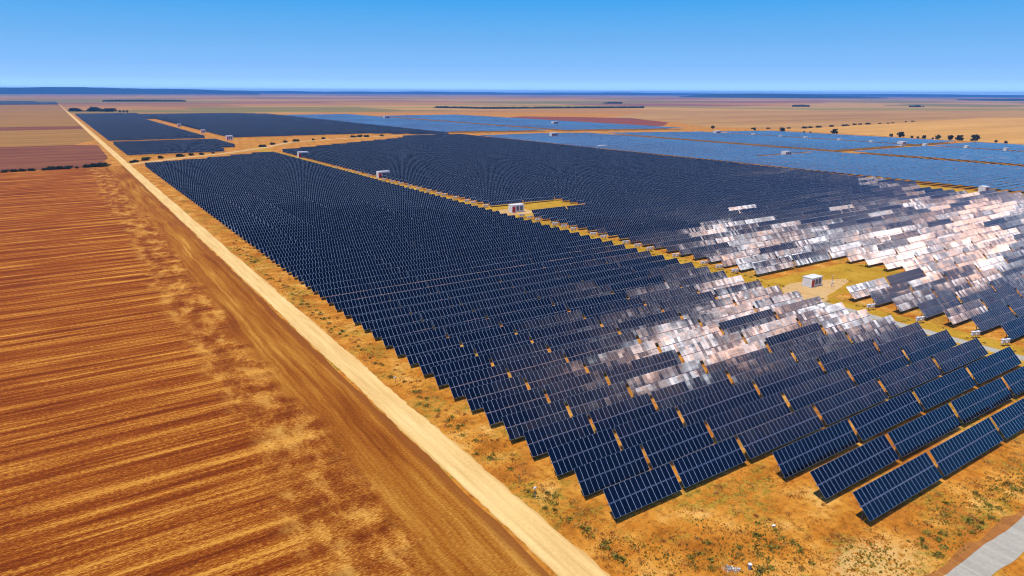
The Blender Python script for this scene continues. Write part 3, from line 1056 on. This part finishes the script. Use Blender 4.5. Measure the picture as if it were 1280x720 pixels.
# ------------------------------------------------------------------ grass and weeds in the near ground
def tufts(name, n, areas, mat, label, hmin, hmax, seed, clump=None):
    rr = random.Random(seed)
    mb = MB()
    tot = sum(a[5] for a in areas)
    cnt = 0
    for (x0, x1, y0, y1, pw, wt) in areas:
        k = int(n * wt / tot)
        cs = [(rr.uniform(x0, x1), y0 + (y1 - y0) * rr.random() ** pw, rr.uniform(.4, 2.4)) for _ in range(max(1, k // 26))]
        for i in range(k):
            if rr.random() < .93:
                c = cs[rr.randrange(len(cs))]
                x, y = rr.gauss(c[0], c[2]), rr.gauss(c[1], c[2] * 1.2)
            else:
                x, y = rr.uniform(x0, x1), y0 + (y1 - y0) * rr.random() ** pw
            if x < 56.3 or (84 < x and 28.8 - (x - 84) * .012 < y < 33.9 - (x - 84) * .012):
                continue
            if clump and not clump(x, y):
                continue
            h = rr.uniform(hmin, hmax)
            w = h * rr.uniform(.5, .9)
            a0 = rr.uniform(0, 3.14)
            for q in range(3):
                a = a0 + q * 1.05
                dx, dy = math.cos(a), math.sin(a)
                lx, ly = rr.uniform(-.3, .3) * h, rr.uniform(-.3, .3) * h
                mb.face([(x - dx * w * .3, y - dy * w * .3, 0), (x + dx * w * .3, y + dy * w * .3, 0), (x + dx * w * .8 + lx, y + dy * w * .8 + ly, h), (x + lx * .5, y + ly * .5, h * .62),
                         (x - dx * w * .8 + lx, y - dy * w * .8 + ly, h * .9)])
            cnt += 1
    tag(link(name, mb.mesh(name, mat)), label, 'grass', None, 'stuff')


strip = (56.3, 64.5, 58, 330, 1.7, 5)
fore = (64, 150, 22, 46, 1.0, 6)
fore2 = (60, 98, 40, 66, 1.0, 4)
tufts('dry_grass', 9000, [strip, fore, fore2, (56.5, 64, 330, 690, 1.3, 1.2), (201.5, 208, 60, 300, 1.5, 1.5)], M['grass_tan'], 'dry tan grass tufts on the ground round the panels', 0.08, .24, 3)
tufts('green_weeds', 2600, [(57.5, 60.5, 60, 330, 1.7, 2.2), (66, 82, 42, 56, 1.0, 2.2), (84, 100, 36, 44, 1.0, 1.2), (100, 150, 34.0, 41, 1.0, 3), (57, 66, 40, 62, 1., 1.6), (64, 80, 50, 60, 1., 1.0), (201.5, 207, 60, 420, 1.5, 1.6), (215, 258, 121, 145, 1, .8)],
      M['grass_green'], 'olive green weeds scattered in the dry grass', .12, .36, 5)

def clumps(name, spots, mat, label, seed, hmin, hmax):
    rr = random.Random(seed)
    mb = MB()
    for (cx, cy, rad, k) in spots:
        for i in range(k):
            x, y = rr.gauss(cx, rad * .5), rr.gauss(cy, rad * .5)
            if x < 56.4 or y < 34.0 - (x - 93) * .012:
                continue
            h = rr.uniform(hmin, hmax) * max(.35, 1 - math.hypot(x - cx, y - cy) / (rad * 1.6))
            a = rr.uniform(0, 6.28)
            dx, dy = math.cos(a), math.sin(a)
            w = h * .45
            lx, ly = rr.uniform(-.4, .4) * h, rr.uniform(-.4, .4) * h
            mb.face([(x, y, 0), (x + dx * w + lx, y + dy * w + ly, h * .8), (x + lx * 1.3, y + ly * 1.3, h), (x - dx * w + lx, y - dy * w + ly, h * .75)])
    tag(link(name, mb.mesh(name, mat)), label, 'weeds', None, 'stuff')


rc = random.Random(21)
sp1 = [(rc.uniform(66, 84), rc.uniform(42.5, 56), rc.uniform(.5, 1.4), 60) for _ in range(34)]
sp1 += [(x, 35.3 + abs(rc.gauss(0, 2.2)) - (x - 93) * .012, rc.uniform(.5, 1.5), 60) for x in [rc.uniform(98, 150) for _ in range(46)]]
sp1 += [(59.2 + rc.gauss(0, .9), 60 + 240 * rc.random() ** 1.6, rc.uniform(.4, 1.1), 50) for _ in range(90)]
sp1 += [(rc.uniform(202, 207), rc.uniform(64, 330), rc.uniform(.5, 1.2), 30) for _ in range(60)]
clumps('olive_weeds', sp1, M['grass_green'], 'clumps of olive green weeds in the dry grass round the panels', 31, .22, .6)
sp2 = [(rc.uniform(58, 100), rc.uniform(40, 66), rc.uniform(.6, 1.6), 60) for _ in range(60)]
sp2 += [(rc.uniform(100, 160), rc.uniform(35, 44), rc.uniform(.6, 1.6), 60) for _ in range(50)]
sp2 += [(rc.uniform(57, 63.5), 62 + 260 * rc.random() ** 1.6, rc.uniform(.5, 1.2), 40) for _ in range(120)]
sp2 += [(rc.uniform(96, 150), rc.uniform(22, 28), rc.uniform(.6, 1.6), 60) for _ in range(20)]
clumps('golden_grass', sp2, M['grass_tan'], 'clumps of tall golden dry grass near the road and panels', 32, .2, .5)
clumps('pale_dry_weed', [(71.0, 50.4, 1.0, 160), (71.8, 49.6, .6, 60)], M['grass_pale'], 'pale grey dried weed patch left of the standpipe', 33, .2, .5)

# ------------------------------------------------------------------ haze
mb = MB()
mb.box((0, 0, 67.5), (49000, 49000, 137))
hz = NT('haze_air')
hz.t.nodes.remove(hz.b)
pv = hz.n('ShaderNodeVolumePrincipled', {'Color': (0.13, 0.43, 1.0, 1), 'Density': 0.000072, 'Anisotropy': 0.0})
hz.t.links.new(pv.outputs[0], hz.t.nodes['Material Output'].inputs['Volume'])
HZ = link('haze', mb.mesh('haze', hz.m))
tag(HZ, 'pale blue haze in the air over the plain', 'haze', None, 'stuff')

# ------------------------------------------------------------------ light
SUN = Vector((-0.30, 0.06, 0.95)).normalized()
sl = bpy.data.lights.new('sun', 'SUN')
sl.energy = 4.2
sl.angle = R(0.53)
sl.color = (1.0, 0.955, 0.88)
so = bpy.data.objects.new('sun', sl)
COL.objects.link(so)
so.rotation_euler = SUN.to_track_quat('Z', 'Y').to_euler()

w = bpy.data.worlds.new('World')
scene.world = w
w.use_nodes = True
nt = w.node_tree
bg = nt.nodes['Background']
sky = nt.nodes.new('ShaderNodeTexSky')
sky.sky_type = 'NISHITA'
sky.sun_disc = False
sky.sun_elevation = math.asin(SUN.z)
sky.sun_rotation = math.atan2(SUN.x, SUN.y)
sky.altitude = 0
sky.air_density = 1.0
sky.dust_density = 0.3
sky.ozone_density = 3.0
bg.inputs[1].default_value = 0.10


def wn(typ, ins=None, **kw):
    nd = nt.nodes.new(typ)
    for k, v in kw.items():
        setattr(nd, k, v)
    for k, v in (ins or {}).items():
        if isinstance(v, bpy.types.NodeSocket):
            nt.links.new(v, nd.inputs[k])
        else:
            nd.inputs[k].default_value = v
    return nd


def wm(op, a, b=0.0, clamp=False):
    nd = wn('ShaderNodeMath', {0: a, 1: b}, operation=op)
    nd.use_clamp = clamp
    return nd.outputs[0]


# unseen, over-bright cloud added at right, shaped so the glass mirrors it as glare
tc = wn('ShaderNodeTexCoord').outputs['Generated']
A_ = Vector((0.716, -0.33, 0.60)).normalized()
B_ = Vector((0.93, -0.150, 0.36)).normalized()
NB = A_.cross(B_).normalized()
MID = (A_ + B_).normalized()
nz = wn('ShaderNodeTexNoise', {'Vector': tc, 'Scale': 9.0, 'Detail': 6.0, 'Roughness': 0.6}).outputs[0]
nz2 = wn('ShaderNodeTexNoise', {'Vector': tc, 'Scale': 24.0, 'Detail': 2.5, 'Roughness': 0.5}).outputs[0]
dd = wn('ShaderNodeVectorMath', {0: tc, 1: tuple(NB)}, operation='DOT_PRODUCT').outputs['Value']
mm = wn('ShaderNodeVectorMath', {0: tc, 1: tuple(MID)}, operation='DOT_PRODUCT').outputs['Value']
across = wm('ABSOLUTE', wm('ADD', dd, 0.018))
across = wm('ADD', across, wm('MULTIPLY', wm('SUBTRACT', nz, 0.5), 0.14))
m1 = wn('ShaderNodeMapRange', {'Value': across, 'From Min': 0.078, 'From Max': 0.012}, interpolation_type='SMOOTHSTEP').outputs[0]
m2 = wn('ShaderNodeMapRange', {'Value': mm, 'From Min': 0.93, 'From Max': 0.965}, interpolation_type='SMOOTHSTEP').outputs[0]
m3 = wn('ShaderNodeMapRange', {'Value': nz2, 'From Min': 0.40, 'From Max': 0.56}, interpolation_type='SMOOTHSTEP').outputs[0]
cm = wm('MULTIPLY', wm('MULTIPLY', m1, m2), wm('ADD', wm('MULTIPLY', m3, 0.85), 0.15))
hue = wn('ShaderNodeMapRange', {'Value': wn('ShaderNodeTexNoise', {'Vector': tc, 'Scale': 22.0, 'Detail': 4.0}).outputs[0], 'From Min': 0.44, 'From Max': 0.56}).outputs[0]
halo = wn('ShaderNodeMapRange', {'Value': across, 'From Min': 0.15, 'From Max': 0.03}, interpolation_type='SMOOTHSTEP').outputs[0]  # wide dim rim added so the panels mirror a faint grey sheen
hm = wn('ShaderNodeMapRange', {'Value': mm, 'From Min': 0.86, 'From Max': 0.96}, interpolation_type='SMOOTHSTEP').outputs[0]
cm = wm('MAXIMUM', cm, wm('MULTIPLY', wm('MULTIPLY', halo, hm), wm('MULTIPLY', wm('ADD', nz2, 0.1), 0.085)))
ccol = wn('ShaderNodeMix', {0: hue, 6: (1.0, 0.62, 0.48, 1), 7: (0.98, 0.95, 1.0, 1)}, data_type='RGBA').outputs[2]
GLARE_CLOUD = 200.0      # times the background strength
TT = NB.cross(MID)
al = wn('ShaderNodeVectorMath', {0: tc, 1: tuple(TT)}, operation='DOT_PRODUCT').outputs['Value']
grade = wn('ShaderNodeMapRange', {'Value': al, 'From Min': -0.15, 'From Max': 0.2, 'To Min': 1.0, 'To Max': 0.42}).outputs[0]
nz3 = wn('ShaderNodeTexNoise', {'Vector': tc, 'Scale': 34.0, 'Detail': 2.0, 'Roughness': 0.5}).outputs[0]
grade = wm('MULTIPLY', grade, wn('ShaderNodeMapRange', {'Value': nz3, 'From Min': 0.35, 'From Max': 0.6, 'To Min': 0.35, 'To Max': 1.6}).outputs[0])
cs = wn('ShaderNodeVectorMath', {0: ccol, 'Scale': wm('MULTIPLY', grade, GLARE_CLOUD)}, operation='SCALE').outputs[0]
elev = wn('ShaderNodeSeparateXYZ', {0: tc}).outputs[2]
rmp = wn('ShaderNodeValToRGB', {'Fac': elev})
cr = rmp.color_ramp
STOPS = [(0.0, (1.1, 1.8, 2.7)), (0.0087, (0.57, 1.0, 1.55)), (0.0175, (0.38, 0.70, 1.15)), (0.035, (0.27, 0.57, 1.03)), (0.07, (0.17, 0.475, 0.93)), (0.125, (0.055, 0.385, 0.88)), (0.40, (0.040, 0.19, 0.62)), (1.0, (0.04, 0.13, 0.44))]
STOPS = [(p, tuple(v / 4 for v in c)) for p, c in STOPS]
cr.elements[0].position = 0.0
cr.elements[0].color = (*STOPS[0][1], 1)
cr.elements[1].position = STOPS[-1][0]
cr.elements[1].color = (*STOPS[-1][1], 1)
for p, c in STOPS[1:-1]:
    e = cr.elements.new(p)
    e.color = (*c, 1)
clear = wn('ShaderNodeVectorMath', {0: rmp.outputs[0], 'Scale': 40.0}, operation='SCALE').outputs[0]
low = wn('ShaderNodeMapRange', {'Value': elev, 'From Min': 1.0, 'From Max': 0.80}, interpolation_type='SMOOTHSTEP').outputs[0]
hsv0 = wn('ShaderNodeHueSaturation', {'Saturation': 1.5, 'Value': 1.0, 'Color': sky.outputs[0]}).outputs[0]
hsv = wn('ShaderNodeMix', {0: low, 6: hsv0, 7: clear}, data_type='RGBA').outputs[2]
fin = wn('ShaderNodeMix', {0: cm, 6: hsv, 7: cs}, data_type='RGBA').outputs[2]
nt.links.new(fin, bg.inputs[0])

scene.view_settings.view_transform = 'Standard'
scene.view_settings.look = 'None'
scene.view_settings.exposure = 0.0
scene.view_settings.gamma = 1.0
scene.cycles.filter_width = 1.1
scene.cycles.volume_bounces = 0
scene.cycles.max_bounces = 5
